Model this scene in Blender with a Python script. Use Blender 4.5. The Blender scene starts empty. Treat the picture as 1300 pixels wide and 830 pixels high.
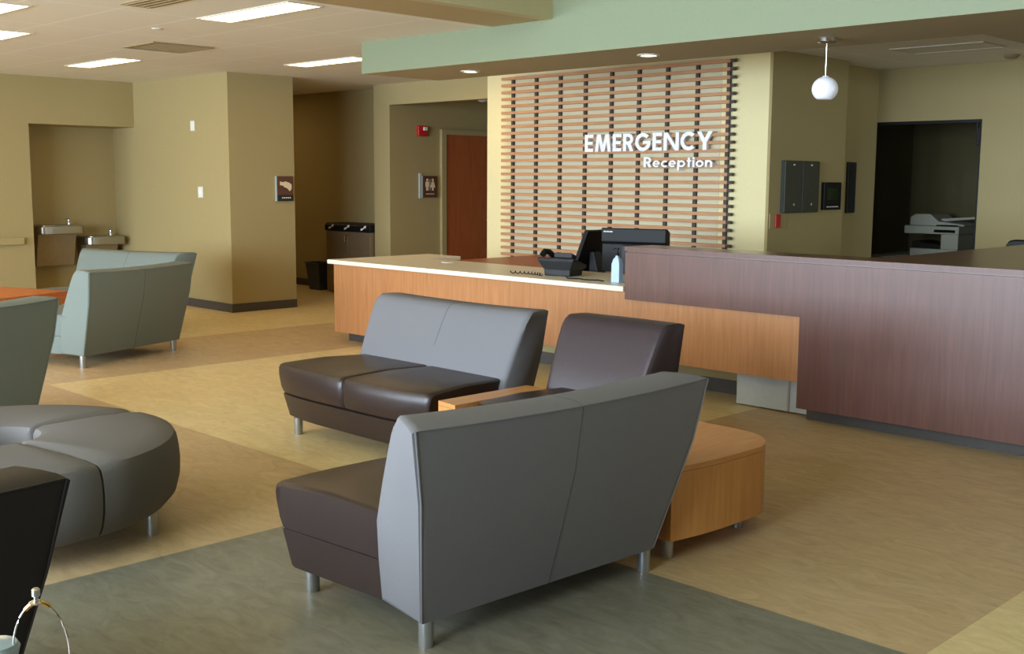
import bpy, bmesh, math, random
from mathutils import Vector, Matrix
random.seed(7)
S = bpy.context.scene
COL = S.collection
PI = math.pi

# ------------------------------------------------------------------ materials
def lin(c):
    out = []
    for v in c:
        v = v / 255.0
        out.append(v / 12.92 if v <= 0.04045 else ((v + 0.055) / 1.055) ** 2.4)
    return out

def mat(name, rgb, rough=0.7, var=0.06, scale=30.0, bump=0.0, bscale=200.0, metal=0.0,
        stretch=(1, 1, 1), spec=0.5, emit=None, coat=0.0, detail=4.0, bdist=0.002):
    m = bpy.data.materials.new(name)
    m.use_nodes = True
    nt = m.node_tree
    b = nt.nodes['Principled BSDF']
    b.inputs['Roughness'].default_value = rough
    b.inputs['Metallic'].default_value = metal
    b.inputs['Specular IOR Level'].default_value = spec
    if coat:
        b.inputs['Coat Weight'].default_value = coat
        b.inputs['Coat Roughness'].default_value = 0.25
    tc = nt.nodes.new('ShaderNodeTexCoord')
    mp = nt.nodes.new('ShaderNodeMapping')
    mp.inputs['Scale'].default_value = stretch
    nt.links.new(tc.outputs['Object'], mp.inputs['Vector'])
    n = nt.nodes.new('ShaderNodeTexNoise')
    n.inputs['Scale'].default_value = scale
    n.inputs['Detail'].default_value = detail
    nt.links.new(mp.outputs['Vector'], n.inputs['Vector'])
    r = nt.nodes.new('ShaderNodeValToRGB')
    c = lin(rgb)
    r.color_ramp.elements[0].position = 0.3
    r.color_ramp.elements[1].position = 0.7
    r.color_ramp.elements[0].color = [x * (1 - var) for x in c] + [1]
    r.color_ramp.elements[1].color = [min(1, x * (1 + var)) for x in c] + [1]
    nt.links.new(n.outputs['Fac'], r.inputs['Fac'])
    nt.links.new(r.outputs['Color'], b.inputs['Base Color'])
    if bump:
        n2 = nt.nodes.new('ShaderNodeTexNoise')
        n2.inputs['Scale'].default_value = bscale
        n2.inputs['Detail'].default_value = 3
        nt.links.new(mp.outputs['Vector'], n2.inputs['Vector'])
        bp = nt.nodes.new('ShaderNodeBump')
        bp.inputs['Strength'].default_value = bump
        bp.inputs['Distance'].default_value = bdist
        nt.links.new(n2.outputs['Fac'], bp.inputs['Height'])
        nt.links.new(bp.outputs['Normal'], b.inputs['Normal'])
    if emit:
        b.inputs['Emission Color'].default_value = lin(emit[0]) + [1]
        b.inputs['Emission Strength'].default_value = emit[1]
    return m

def wood(name, dark, light, rough=0.4, grain=(14, 14, 0.9), coat=0.15):
    m = mat(name, light, rough=rough, coat=coat)
    nt = m.node_tree
    ramp = [n for n in nt.nodes if n.type == 'VALTORGB'][0]
    mp = [n for n in nt.nodes if n.type == 'MAPPING'][0]
    ns = [n for n in nt.nodes if n.type == 'TEX_NOISE'][0]
    mp.inputs['Scale'].default_value = grain
    ns.inputs['Scale'].default_value = 3.0
    ns.inputs['Detail'].default_value = 8
    ns.inputs['Distortion'].default_value = 0.6
    ramp.color_ramp.elements[0].color = lin(dark) + [1]
    ramp.color_ramp.elements[1].color = lin(light) + [1]
    return m

def linoleum(name, a, b, rough=0.42):
    a = [v * 0.98 for v in a]
    b = [min(255, v * 1.02) for v in b]
    m = mat(name, a, rough=rough, spec=0.35)
    nt = m.node_tree
    ramp = [n for n in nt.nodes if n.type == 'VALTORGB'][0]
    mp = [n for n in nt.nodes if n.type == 'MAPPING'][0]
    ns = [n for n in nt.nodes if n.type == 'TEX_NOISE'][0]
    mp.inputs['Scale'].default_value = (1.0, 2.6, 1.0)
    mp.inputs['Rotation'].default_value = (0, 0, 0.6)
    ns.inputs['Scale'].default_value = 4.5
    ns.inputs['Detail'].default_value = 9
    ns.inputs['Roughness'].default_value = 0.68
    ns.inputs['Distortion'].default_value = 1.6
    ramp.color_ramp.elements[0].position = 0.34
    ramp.color_ramp.elements[1].position = 0.66
    ramp.color_ramp.elements[0].color = lin(a) + [1]
    ramp.color_ramp.elements[1].color = lin(b) + [1]
    return m

M = {}
M['khaki'] = mat('khaki_wall_paint', (165, 148, 102), 0.75, 0.03, 60, 0.25, 260)
M['cream'] = mat('cream_wall_paint', (226, 213, 163), 0.7, 0.02, 60, 0.2, 260)
M['backing'] = mat('pale_backing_paint', (204, 197, 164), 0.7, 0.02, 60)
M['tan'] = mat('tan_gypsum_paint', (184, 164, 120), 0.75, 0.03, 60)
M['cream_high'] = mat('pale_cream_gypsum_paint', (196, 184, 140), 0.75, 0.03, 60)
M['green'] = mat('sage_green_paint', (128, 137, 108), 0.6, 0.02, 40)
M['soffit'] = mat('olive_soffit_paint', (172, 158, 122), 0.75, 0.03, 40)
M['base'] = mat('charcoal_rubber_base', (74, 68, 64), 0.5, 0.05, 40)
M['floor_tan'] = linoleum('tan_linoleum', (186, 157, 117), (200, 174, 134))
M['floor_light'] = linoleum('straw_linoleum', (214, 191, 140), (226, 204, 154))
M['floor_olive'] = linoleum('olive_linoleum', (116, 112, 98), (134, 130, 114))
M['grey'] = mat('grey_upholstery', (116, 114, 117), 0.85, 0.08, 500, 0.35, 700, spec=0.2)
M['otto'] = mat('grey_ottoman_upholstery', (108, 104, 102), 0.8, 0.08, 500, 0.3, 700, spec=0.25)
M['thread'] = mat('dark_grey_thread', (66, 66, 66), 0.95, 0.05, spec=0.1)
M['teal'] = mat('teal_upholstery', (118, 127, 121), 0.85, 0.08, 400, 0.35, 700, spec=0.2)
M['vinyl'] = mat('brown_vinyl', (44, 31, 28), 0.36, 0.10, 60, 0.25, 160, spec=0.5)
M['plum'] = mat('plum_brown_vinyl', (54, 43, 48), 0.42, 0.08, 60, 0.2, 160, spec=0.5)
M['blackvinyl'] = mat('dark_espresso_vinyl', (30, 24, 23), 0.5, 0.08, 60, 0.2, 160, spec=0.3)
M['leg'] = mat('satin_aluminium', (176, 178, 178), 0.35, 0.03, 80, metal=0.85)
M['steel'] = mat('brushed_stainless', (170, 165, 155), 0.3, 0.08, 20, metal=1.0, stretch=(1, 1, 18))
M['steel_dark'] = mat('bronze_grey_steel', (150, 134, 108), 0.45, 0.05, 20, metal=0.6)
M['wood'] = wood('honey_maple_laminate', (168, 114, 70), (186, 130, 84))
M['wood_table'] = wood('golden_oak_laminate', (184, 124, 64), (200, 142, 78))
M['wood_table_top'] = wood('golden_oak_laminate_top', (186, 126, 68), (202, 144, 82), grain=(14, 1.2, 14))
M['wood_orange'] = wood('orange_cherry_laminate', (190, 98, 44), (208, 120, 58), grain=(1, 12, 12))
M['mahogany'] = wood('mahogany_laminate', (90, 57, 49), (104, 68, 58), 0.38)
M['mahogany_top'] = wood('mahogany_laminate_top', (96, 62, 48), (112, 76, 58), 0.28, grain=(0.9, 14, 14), coat=0.3)
M['door'] = wood('red_oak_door', (150, 78, 40), (170, 94, 50), 0.45)
M['slat'] = wood('cedar_slat', (178, 126, 86), (196, 146, 104), 0.55, grain=(1.2, 18, 18), coat=0)
M['slat_end'] = mat('dark_stained_batten', (66, 56, 48), 0.6, 0.06)
M['solid'] = mat('ivory_solid_surface', (238, 230, 206), 0.35, 0.03, 120)
M['white'] = mat('white_paint', (242, 242, 242), 0.4, 0.01)
M['plate'] = mat('white_plastic', (226, 226, 216), 0.4, 0.02)
M['black'] = mat('black_plastic', (17, 17, 18), 0.5, 0.08, spec=0.25)
M['darkgrey'] = mat('charcoal_plastic', (40, 41, 43), 0.5, 0.06, spec=0.3)
M['panelgrey'] = mat('dark_grey_green_enamel', (58, 60, 52), 0.45, 0.05)
M['screen'] = mat('dark_glass', (16, 18, 20), 0.12, 0.02)
M['red'] = mat('red_plastic', (190, 36, 36), 0.4, 0.04)
M['brownsign'] = mat('brown_sign_plate', (92, 58, 44), 0.45, 0.05)
M['signcream'] = mat('cream_raised_sign', (226, 206, 168), 0.5, 0.02)
M['signgrey'] = mat('daylight_tinted_sign_edge', (176, 190, 190), 0.4, 0.02)  # bluish daylight on the signs' side edges put into this colour
M['boxgrey'] = mat('pale_grey_enamel', (186, 190, 190), 0.45, 0.03)
M['copier'] = mat('off_white_copier_plastic', (226, 232, 240), 0.45, 0.03)
M['bluebin'] = mat('slate_blue_plastic', (52, 60, 72), 0.5, 0.05)
M['bottle'] = mat('pale_blue_plastic', (178, 200, 226), 0.3, 0.03)
M['paint_shade'] = mat('shade_darkened_copy_room_paint', (122, 116, 92), 0.75, 0.03, 60)  # shade of the unlit copy room put into the wall colour
M['globe'] = mat('white_opal_glass', (238, 238, 244), 0.25, 0.01, emit=((236, 236, 255), 0.12))
M['lens'] = mat('glowing_white_lens', (250, 250, 250), 0.5, 0.0, emit=((255, 218, 156), 8.0))
M['lensdim'] = mat('unlit_white_lens', (226, 222, 210), 0.5, 0.02)
M['spot'] = mat('glowing_spot_lens', (250, 250, 250), 0.4, 0.0, emit=((255, 246, 226), 6.0))
M['frame'] = mat('white_metal_trim', (206, 200, 186), 0.45, 0.02)
M['vent'] = mat('tan_grille', (150, 130, 94), 0.6, 0.05)
M['chrome'] = mat('polished_silver', (225, 225, 228), 0.12, 0.01, metal=1.0)
M['gold'] = mat('pale_gold', (214, 186, 120), 0.2, 0.02, metal=1.0)
M['glassy'] = mat('frosted_blue_glass', (140, 158, 168), 0.15, 0.05)
M['alu'] = mat('dark_window_aluminium', (84, 82, 78), 0.4, 0.04, metal=0.6)
M['outside'] = mat('pale_concrete_paving', (170, 168, 160), 0.8, 0.08, 8)

def tile_mat():
    m = mat('acoustic_ceiling_tile', (232, 226, 212), 0.9, 0.04, 300, 0.3, 300)
    nt = m.node_tree
    b = nt.nodes['Principled BSDF']
    ramp = [n for n in nt.nodes if n.type == 'VALTORGB'][0]
    tc = [n for n in nt.nodes if n.type == 'TEX_COORD'][0]
    mp = nt.nodes.new('ShaderNodeMapping')
    mp.inputs['Location'].default_value = (6.62 + 12.2, -3.25 + 12.2, 0.0)
    nt.links.new(tc.outputs['Object'], mp.inputs['Vector'])
    br = nt.nodes.new('ShaderNodeTexBrick')
    br.offset = 0.0
    br.inputs['Scale'].default_value = 1.0
    br.inputs['Brick Width'].default_value = 1.22
    br.inputs['Row Height'].default_value = 0.61
    br.inputs['Mortar Size'].default_value = 0.011
    br.inputs['Mortar Smooth'].default_value = 0.2
    nt.links.new(mp.outputs['Vector'], br.inputs['Vector'])
    mx = nt.nodes.new('ShaderNodeMixRGB')
    mx.inputs['Color2'].default_value = lin((244, 242, 234)) + [1]
    nt.links.new(br.outputs['Fac'], mx.inputs['Fac'])
    nt.links.new(ramp.outputs['Color'], mx.inputs['Color1'])
    nt.links.new(mx.outputs['Color'], b.inputs['Base Color'])
    return m
M['tile'] = tile_mat()

# ------------------------------------------------------------------ builders
def obj(name, bm, m, parent=None, smooth=False, bevel=0.0, segs=2, angle=35, label=None, kind=None):
    me = bpy.data.meshes.new(name)
    bmesh.ops.recalc_face_normals(bm, faces=bm.faces)
    bm.to_mesh(me)
    bm.free()
    me.materials.append(m)
    if smooth:
        me.shade_smooth()
        try:
            me.set_sharp_from_angle(angle=math.radians(angle))
        except Exception:
            pass
    o = bpy.data.objects.new(name, me)
    COL.objects.link(o)
    if parent:
        o.parent = parent
    if bevel:
        md = o.modifiers.new('bevel', 'BEVEL')
        md.width = bevel
        md.segments = segs
        md.limit_method = 'ANGLE'
        md.angle_limit = math.radians(angle)
    if label:
        o['label'] = label
    if kind:
        o['kind'] = kind
    return o

def tag(o, label, cat, group=None):
    o['label'] = label
    o['category'] = cat
    if group:
        o['group'] = group
    return o

def thing(name, label, cat, loc=(0, 0, 0), rotz=0.0, group=None):
    o = bpy.data.objects.new(name, None)
    o.empty_display_size = 0.1
    COL.objects.link(o)
    o.location = loc
    o.rotation_euler = (0, 0, rotz)
    return tag(o, label, cat, group)

def BM():
    return bmesh.new()

def box(bm, x0, x1, y0, y1, z0, z1):
    v = [bm.verts.new(p) for p in ((x0, y0, z0), (x1, y0, z0), (x1, y1, z0), (x0, y1, z0),
                                   (x0, y0, z1), (x1, y0, z1), (x1, y1, z1), (x0, y1, z1))]
    for f in ((0, 3, 2, 1), (4, 5, 6, 7), (0, 1, 5, 4), (1, 2, 6, 5), (2, 3, 7, 6), (3, 0, 4, 7)):
        bm.faces.new([v[i] for i in f])
    return bm

def bx(*a):
    return box(BM(), *a)

def prism(bm, poly, axis, a, b):
    """extrude a 2-D polygon; axis 'z': (x,y); 'y': (x,z); 'x': (y,z)"""
    def p(q, t):
        if axis == 'z':
            return (q[0], q[1], t)
        if axis == 'y':
            return (q[0], t, q[1])
        return (t, q[0], q[1])
    va = [bm.verts.new(p(q, a)) for q in poly]
    vb = [bm.verts.new(p(q, b)) for q in poly]
    n = len(poly)
    bm.faces.new(va)
    bm.faces.new(vb[::-1])
    for i in range(n):
        bm.faces.new((va[i], va[(i + 1) % n], vb[(i + 1) % n], vb[i]))
    return bm

def loft(bm, loops, caps=True):
    rings = [[bm.verts.new(p) for p in lp] for lp in loops]
    n = len(rings[0])
    for a, b in zip(rings[:-1], rings[1:]):
        for i in range(n):
            bm.faces.new((a[i], a[(i + 1) % n], b[(i + 1) % n], b[i]))
    if caps:
        bm.faces.new(rings[0])
        bm.faces.new(rings[-1][::-1])
    return bm

def lathe(bm, prof, c=(0, 0), n=24, caps=True):
    loops = [[(c[0] + r * math.cos(2 * PI * i / n), c[1] + r * math.sin(2 * PI * i / n), z) for i in range(n)] for r, z in prof]
    return loft(bm, loops, caps)

def tube(bm, pts, r, n=8, closed=False):
    pts = [Vector(p) for p in pts]
    loops = []
    k = len(pts)
    for i, p in enumerate(pts):
        if closed:
            t = pts[(i + 1) % k] - pts[i - 1]
        else:
            t = pts[min(i + 1, k - 1)] - pts[max(i - 1, 0)]
        t.normalize()
        up = Vector((0, 0, 1)) if abs(t.z) < 0.9 else Vector((1, 0, 0))
        a = t.cross(up).normalized()
        b = t.cross(a)
        loops.append([tuple(p + r * (math.cos(2 * PI * j / n) * a + math.sin(2 * PI * j / n) * b)) for j in range(n)])
    if closed:
        loops.append(loops[0])
    return loft(bm, loops, not closed)

def struct(name, bm, m, **kw):
    return obj(name, bm, m, kind='structure', **kw)

# ------------------------------------------------------------------ camera
YAW, PITCH, ROLL, F, H = -0.784390203, 0.130195122, -0.00618424671, 1436.525, 1.56
cy, sy, cp, sp = math.cos(YAW), math.sin(YAW), math.cos(PITCH), math.sin(PITCH)
fwd = Vector((sy * cp, cy * cp, -sp))
right = Vector((cy, -sy, 0))
down = fwd.cross(right)
r2 = math.cos(ROLL) * right + math.sin(ROLL) * down
d2 = -math.sin(ROLL) * right + math.cos(ROLL) * down
cam = bpy.data.objects.new('camera', bpy.data.cameras.new('camera'))
COL.objects.link(cam)
cam.matrix_world = Matrix(((r2.x, -d2.x, -fwd.x, 0), (r2.y, -d2.y, -fwd.y, 0), (r2.z, -d2.z, -fwd.z, H), (0, 0, 0, 1)))
cam.data.sensor_fit = 'HORIZONTAL'
cam.data.sensor_width = 36
cam.data.lens = F / 1300 * 36
cam.data.clip_start = 0.05
S.camera = cam

# ------------------------------------------------------------------ shell
ZC = 2.74      # low ceiling
ZS = 2.475     # underside of the green soffit band
ZH = 4.3       # high ceiling over the right hand side
YF = 6.30      # front of soffit
YB = 7.20      # back of soffit
XH = -5.88     # edge of the high ceiling
YN = -5.2      # window wall
XR = 8.0       # right wall

# floor: a checker of three linoleum colours in one slab
def floor():
    bm = BM()
    xs = [-17, -10.0, -8.4, -4.22, -1.56, XR + 0.2]
    ys = [YN - 0.2, 3.48, 15]
    def m_at(x, y):
        if y < 3.48:
            return 0 if x < -4.22 else 2
        if x < -10.0:
            return 1
        if x < -8.4:
            return 0
        if x < -4.22:
            return 1
        return 0 if x < -1.56 else 1
    for i in range(5):
        for j in range(2):
            q = [bm.verts.new((x, y, 0)) for x, y in ((xs[i], ys[j]), (xs[i + 1], ys[j]), (xs[i + 1], ys[j + 1]), (xs[i], ys[j + 1]))]
            f = bm.faces.new(q)
            f.material_index = m_at((xs[i] + xs[i + 1]) / 2, (ys[j] + ys[j + 1]) / 2)
    bmesh.ops.remove_doubles(bm, verts=bm.verts, dist=1e-4)
    r = bmesh.ops.extrude_face_region(bm, geom=bm.faces[:])
    for v in [g for g in r['geom'] if isinstance(g, bmesh.types.BMVert)]:
        v.co.z = -0.12
    o = struct('floor', bm, M['floor_tan'])
    o.data.materials.append(M['floor_light'])
    o.data.materials.append(M['floor_olive'])
    return o
floor()

# ceilings
struct('ceiling', bx(-17, -6.52, YN - 0.2, 15, ZC, ZC + 0.1), M['tile'])
struct('ceiling.001', bx(-6.52, XR + 0.2, YF + 0.02, 15, ZC, ZC + 0.1), M['tile'])
struct('ceiling.002', bx(XH, XR + 0.2, YN - 0.2, YF, ZH, ZH + 0.1), M['cream_high'])
struct('trim_1', bx(-6.52, XH - 0.1, YN - 0.2, YF, ZC - 0.004, ZC + 0.1), M['tan'])      # gypsum border of the low ceiling
struct('wall_upper_left', bx(XH - 0.1, XH, YN - 0.2, YF, ZC - 0.004, ZH), M['cream_high'])
# green band: fascia and soffit
XG = -8.19
struct('trim_2', box(bx(XG, XH, YF, YF + 0.02, ZS, ZC), XH, XR + 0.2, YF, YF + 0.02, ZS, ZH), M['green'])
bm = BM()
box(bm, XG, -3.05, YF + 0.001, YB, ZS - 0.001, ZS + 0.02)
box(bm, -3.05, XR, YF + 0.001, 11.5, ZS - 0.001, ZS + 0.02)
box(bm, XG, XG + 0.02, YF + 0.02, YB, ZS, ZC)
box(bm, XG, -3.05, YB - 0.02, YB, ZS, ZC)
box(bm, -3.05, -3.03, YB, 11.5, ZS, ZC)
struct('trim_3', bm, M['soffit'])

# column block, recess, left wall
XW = -13.75
YC = 6.94
bm = BM()
box(bm, -14.45, -11.5, YC, 7.82, 0, ZC)
struct('wall_column', bm, M['khaki'])
bm = BM()
box(bm, XW - 0.12, XW, YN - 0.2, 5.6, 0, ZC)
box(bm, XW - 0.12, XW, 5.6, YC, 2.18, ZC)
struct('wall_left', bm, M['khaki'])
struct('wall_recess_side', bx(-14.45, XW - 0.12, 5.5, 5.6, 0, ZC), M['khaki'])
struct('wall_recess', bx(-14.45, -14.35, 5.6, YC, 0, ZC), M['khaki'])
struct('ceiling.003', bx(-14.35, XW - 0.12, 5.6, YC, 2.18, 2.24), M['khaki'])
# nook
YK = 9.54
struct('wall_nook', box(bx(-16.2, -11.55, YK, YK + 0.12, 0, ZC), -16.2, -16.1, 7.82, YK, 0, ZC), M['khaki'])
# wall with the corridor opening
YW = 9.2
bm = BM()
box(bm, -11.72, -11.4, YW, YK, 0, ZC)
box(bm, -11.55, -11.4, YK, 13.0, 0, ZC)
box(bm, -11.4, -9.5, YW, YW + 0.12, 2.478, ZC)
struct('wall_corridor', bm, M['khaki'])
struct('wall_corridor_end', bx(-11.55, -9.4, 13.0, 13.1, 0, ZC), M['khaki'])
# slatted volume
YL = 9.1
struct('wall_reception', bx(-9.5, -5.78, YL, YL + 0.12, 0, ZC), M['cream'])
struct('wall_reception_side', box(bx(-9.5, -9.4, YL + 0.12, 13.0, 0, ZC), -5.9, -5.75, YL + 0.001, 10.47, 0, ZC), M['khaki'])
bm = BM()
box(bm, -6.1, -5.95, 10.47, 11.5, 0, ZC)
struct('wall_office_side', bm, M['khaki'])
YO = 11.5
bm = BM()
box(bm, -6.55, -6.05, YO, YO + 0.12, 0, ZC)
box(bm, -6.05, -4.82, YO, YO + 0.12, 2.185, ZC)
box(bm, -4.82, XR + 0.2, YO, YO + 0.12, 0, ZC)
struct('wall_office_back', bm, M['khaki'])
bm = BM()
box(bm, -6.55, -6.42, YO + 0.12, 13.4, 0, ZC)
box(bm, -6.42, -2.4, 13.34, 13.4, 0, ZC)
box(bm, -2.5, -2.4, YO + 0.12, 13.34, 0, ZC)
struct('wall_copy_room', bm, M['paint_shade'])
bm = BM()
box(bm, XR, XR + 0.2, YN - 0.2, 7.4, 0, ZH)
box(bm, XR, XR + 0.2, 10.9, YO, 0, ZH)
box(bm, XR, XR + 0.2, 7.4, 10.9, 0, 0.9)
box(bm, XR, XR + 0.2, 7.4, 10.9, 2.4, ZH)
struct('wall_right', bm, M['khaki'])
struct('wall_far_left', bx(-17.1, -17, YN - 0.2, 15, 0, ZC), M['khaki'])

def tinted():
    m = bpy.data.materials.new('added_dimming_glass')
    m.use_nodes = True
    nt = m.node_tree
    nt.nodes.clear()
    out = nt.nodes.new('ShaderNodeOutputMaterial')
    mx = nt.nodes.new('ShaderNodeMixShader')
    tr = nt.nodes.new('ShaderNodeBsdfTransparent')
    tr.inputs['Color'].default_value = (0.84, 0.82, 0.76, 1)
    gl = nt.nodes.new('ShaderNodeBsdfGlossy')
    gl.inputs['Roughness'].default_value = 0.02
    fr_ = nt.nodes.new('ShaderNodeFresnel')
    fr_.inputs['IOR'].default_value = 1.2
    nt.links.new(fr_.outputs['Fac'], mx.inputs['Fac'])
    nt.links.new(tr.outputs['BSDF'], mx.inputs[1])
    nt.links.new(gl.outputs['BSDF'], mx.inputs[2])
    nt.links.new(mx.outputs['Shader'], out.inputs['Surface'])
    return m
M['dimming'] = tinted()
bm = BM()
box(bm, -6.05, -6.02, YO + 0.03, YO + 0.09, 0.0, 2.185)
box(bm, -4.85, -4.82, YO + 0.03, YO + 0.09, 0.0, 2.185)
box(bm, -6.02, -4.85, YO + 0.03, YO + 0.09, 2.155, 2.185)
dw = struct('door_2', bm, M['black'])
obj('added_dimming_pane', bx(-6.02, -4.85, YO + 0.055, YO + 0.063, 0.0, 2.155), M['dimming'], dw)  # pane added to make the copy room behind it darker

# window wall behind the camera
bm = BM()
wins = []
for x0 in (-13.3, -10.6, -7.9):
    wins.append((x0, x0 + 2.3, 0.5, 2.55))
for x0 in (-5.6, -2.9):
    wins.append((x0, x0 + 2.5, 0.45, 4.0))
edges = [-17]
for w in wins:
    edges += [w[0], w[1]]
edges.append(XR + 0.2)
for i in range(0, len(edges), 2):
    box(bm, edges[i], edges[i + 1], YN - 0.2, YN, 0, ZH)
for w in wins:
    box(bm, w[0], w[1], YN - 0.2, YN, 0, w[2])
    box(bm, w[0], w[1], YN - 0.2, YN, w[3], ZH)
struct('wall_window', bm, M['khaki'])
for i, w in enumerate(wins):
    bm = BM()
    t = 0.05
    box(bm, w[0], w[1], YN - 0.12, YN - 0.06, w[2], w[2] + t)
    box(bm, w[0], w[1], YN - 0.12, YN - 0.06, w[3] - t, w[3])
    for xx in (w[0], (w[0] + w[1] - t) / 2, w[1] - t):
        box(bm, xx, xx + t, YN - 0.12, YN - 0.06, w[2] + t, w[3] - t)
    struct('window_%d' % (i + 1), bm, M['alu'])
struct('ground', bx(-26, 16, -22, YN - 0.2, -0.2, -0.1), M['outside'])

bm = BM()
box(bm, XR + 0.06, XR + 0.12, 7.4, 10.9, 0.9, 0.95)
box(bm, XR + 0.06, XR + 0.12, 7.4, 10.9, 2.35, 2.4)
for yy in (7.4, 9.125, 10.85):
    box(bm, XR + 0.06, XR + 0.12, yy, yy + .05, 0.95, 2.35)
struct('window_9', bm, M['alu'])  # added unseen window that brings more daylight into the office
# baseboards
bh, bt = 0.10, 0.012
struct('baseboard_column', box(bx(-13.74, -11.5 + bt, YC - bt, YC, 0, bh), -11.5, -11.5 + bt, YC, 7.82, 0, bh), M['base'])
struct('baseboard_left', bx(XW, XW + bt, YN, 5.6, 0, bh), M['base'])
struct('baseboard_nook', bx(-16.1, -11.72, YK - bt, YK, 0, bh), M['base'])
struct('baseboard_corridor', box(bx(-11.4, -11.4 + bt, YW, 10.05, 0, bh), -11.72, -11.4, YW - bt, YW, 0, bh), M['base'])

# corridor door
d = struct('door_1', bx(-11.4, -11.37, 10.13, 10.98, 0.01, 2.135), M['door'])
d['label'] = 'reddish oak corridor door'
fr = BM()
box(fr, -11.4, -11.355, 10.05, 10.13, 0, 2.20)
box(fr, -11.4, -11.355, 10.98, 11.06, 0, 2.20)
box(fr, -11.4, -11.355, 10.13, 10.98, 2.135, 2.20)
obj('door_frame', fr, M['khaki'], d)
hd = BM()
tube(hd, [(-11.37, 10.90, 1.0), (-11.31, 10.90, 1.0), (-11.30, 10.89, 1.0), (-11.30, 10.78, 1.0)], 0.011)
obj('door_handle', hd, M['chrome'], d, smooth=True)

# ------------------------------------------------------------------ ceiling fittings
def ceiling_light(x, y, label, lit=True, L=1.21, W=0.295, z=ZC):
    t = thing('ceiling_light', label, 'ceiling light', (x, y, z), 0, 'recessed fluorescent ceiling lights')
    f = BM()
    b = 0.018
    for a in ((-L / 2, L / 2, -W / 2, -W / 2 + b), (-L / 2, L / 2, W / 2 - b, W / 2),
              (-L / 2, -L / 2 + b, -W / 2 + b, W / 2 - b), (L / 2 - b, L / 2, -W / 2 + b, W / 2 - b)):
        box(f, a[0], a[1], a[2], a[3], -0.008, 0.0)
    obj('light_frame', f, M['frame'], t)
    obj('diffuser', bx(-L / 2 + b, L / 2 - b, -W / 2 + b, W / 2 - b, -0.005, 0.0), M['lens'] if lit else M['lensdim'], t)
    return t
ceiling_light(-11.6, 5.53, 'lit fluorescent ceiling light closest to the wall above the drinking fountains')
ceiling_light(-7.23, 4.63, 'large lit fluorescent ceiling light next to the tan ceiling border')
ceiling_light(-9.72, 7.06, 'lit fluorescent ceiling light running up to the end of the green band')
ceiling_light(-10.25, 3.86, 'lit fluorescent ceiling light cut by left photo edge, lower of the two')
ceiling_light(-8.73, 3.23, 'lit fluorescent ceiling light cut by the top left photo corner')
ceiling_light(-14.3, 8.4, 'added fluorescent ceiling light hidden behind the column to brighten the nook')  # unseen lamp added because the nook was too dark
ceiling_light(-9.35, 8.3, 'added fluorescent ceiling light hidden above the green band to brighten nook and corridor')  # unseen lamp added for warm light on nook and corridor walls
ceiling_light(-4.55, 10.02, 'unlit fluorescent ceiling light over the office behind the counter', lit=False, L=0.85, W=0.5)
for x, y in ((-12.2, 2.0), (-7.9, 1.0), (-10.4, -0.6)):
    ceiling_light(x, y, 'added unseen fluorescent ceiling light beyond the left edge of the photo')  # lamps added out of view for general illumination

t = thing('ceiling_vent', 'square tan return air grille in the white ceiling tiles', 'vent', (-9.75, 5.28, ZC))
f = BM()
for a in ((-.3, .3, -.3, -.27), (-.3, .3, .27, .3), (-.3, -.27, -.27, .27), (.27, .3, -.27, .27)):
    box(f, a[0], a[1], a[2], a[3], -0.012, 0)
obj('vent_frame', f, M['vent'], t)
obj('vent_panel', bx(-.27, .27, -.27, .27, -0.005, 0), M['vent'], t)
f = BM()
for k in range(13):
    box(f, -.268, .268, -.25 + k * .041, -.238 + k * .041, -0.011, -0.005)
obj('louvre', f, M['vent'], t)
t = thing('ceiling_vent', 'slim grey air diffuser at the top edge of the photo above the lights', 'vent', (-7.05, 3.88, ZC))
obj('vent_panel', bx(-.55, .3, -.12, .12, -0.006, 0), M['vent'], t)
f = BM()
for k in range(4):
    box(f, -.53, .28, -.1 + k * .055, -.085 + k * .055, -0.012, -0.006)
obj('louvre', f, M['vent'], t)
t = thing('smoke_detector', 'small round white detector on the ceiling tiles by the grille', 'smoke detector', (-8.62, 4.58, ZC))
obj('detector_body', lathe(BM(), [(0.045, 0), (0.045, -0.006), (0.03, -0.012), (0.012, -0.013)], n=20), M['frame'], t, smooth=True)
t = thing('smoke_detector', 'small round grey detector on the office ceiling at far right', 'smoke detector', (-4.35, 10.95, ZC))
obj('detector_body', lathe(BM(), [(0.07, 0), (0.07, -0.015), (0.05, -0.035), (0.02, -0.038)], n=20), M['vent'], t, smooth=True)
t = thing('ceiling_speaker', 'small white fitting on the ceiling above the corridor door', 'ceiling fitting', (-11.05, 10.5, ZC))
obj('fitting_body', lathe(BM(), [(0.09, 0), (0.09, -0.10), (0.06, -0.17), (0.03, -0.18)], n=20), M['plate'], t, smooth=True)

for x, lab in ((-7.26, 'small round downlight left of the slatted screen'), (-5.33, 'small round downlight above the slatted screen')):
    t = thing('downlight', lab, 'downlight', (x, 6.75, ZS - 0.001), 0, 'downlights in the soffit')
    obj('trim_ring', lathe(BM(), [(0.085, 0), (0.085, -0.008), (0.06, -0.010), (0.06, 0)], n=28, caps=False), M['frame'], t, smooth=True)
    obj('lens', lathe(BM(), [(0.06, -0.001), (0.06, -0.004)], n=24), M['spot'], t)

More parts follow.
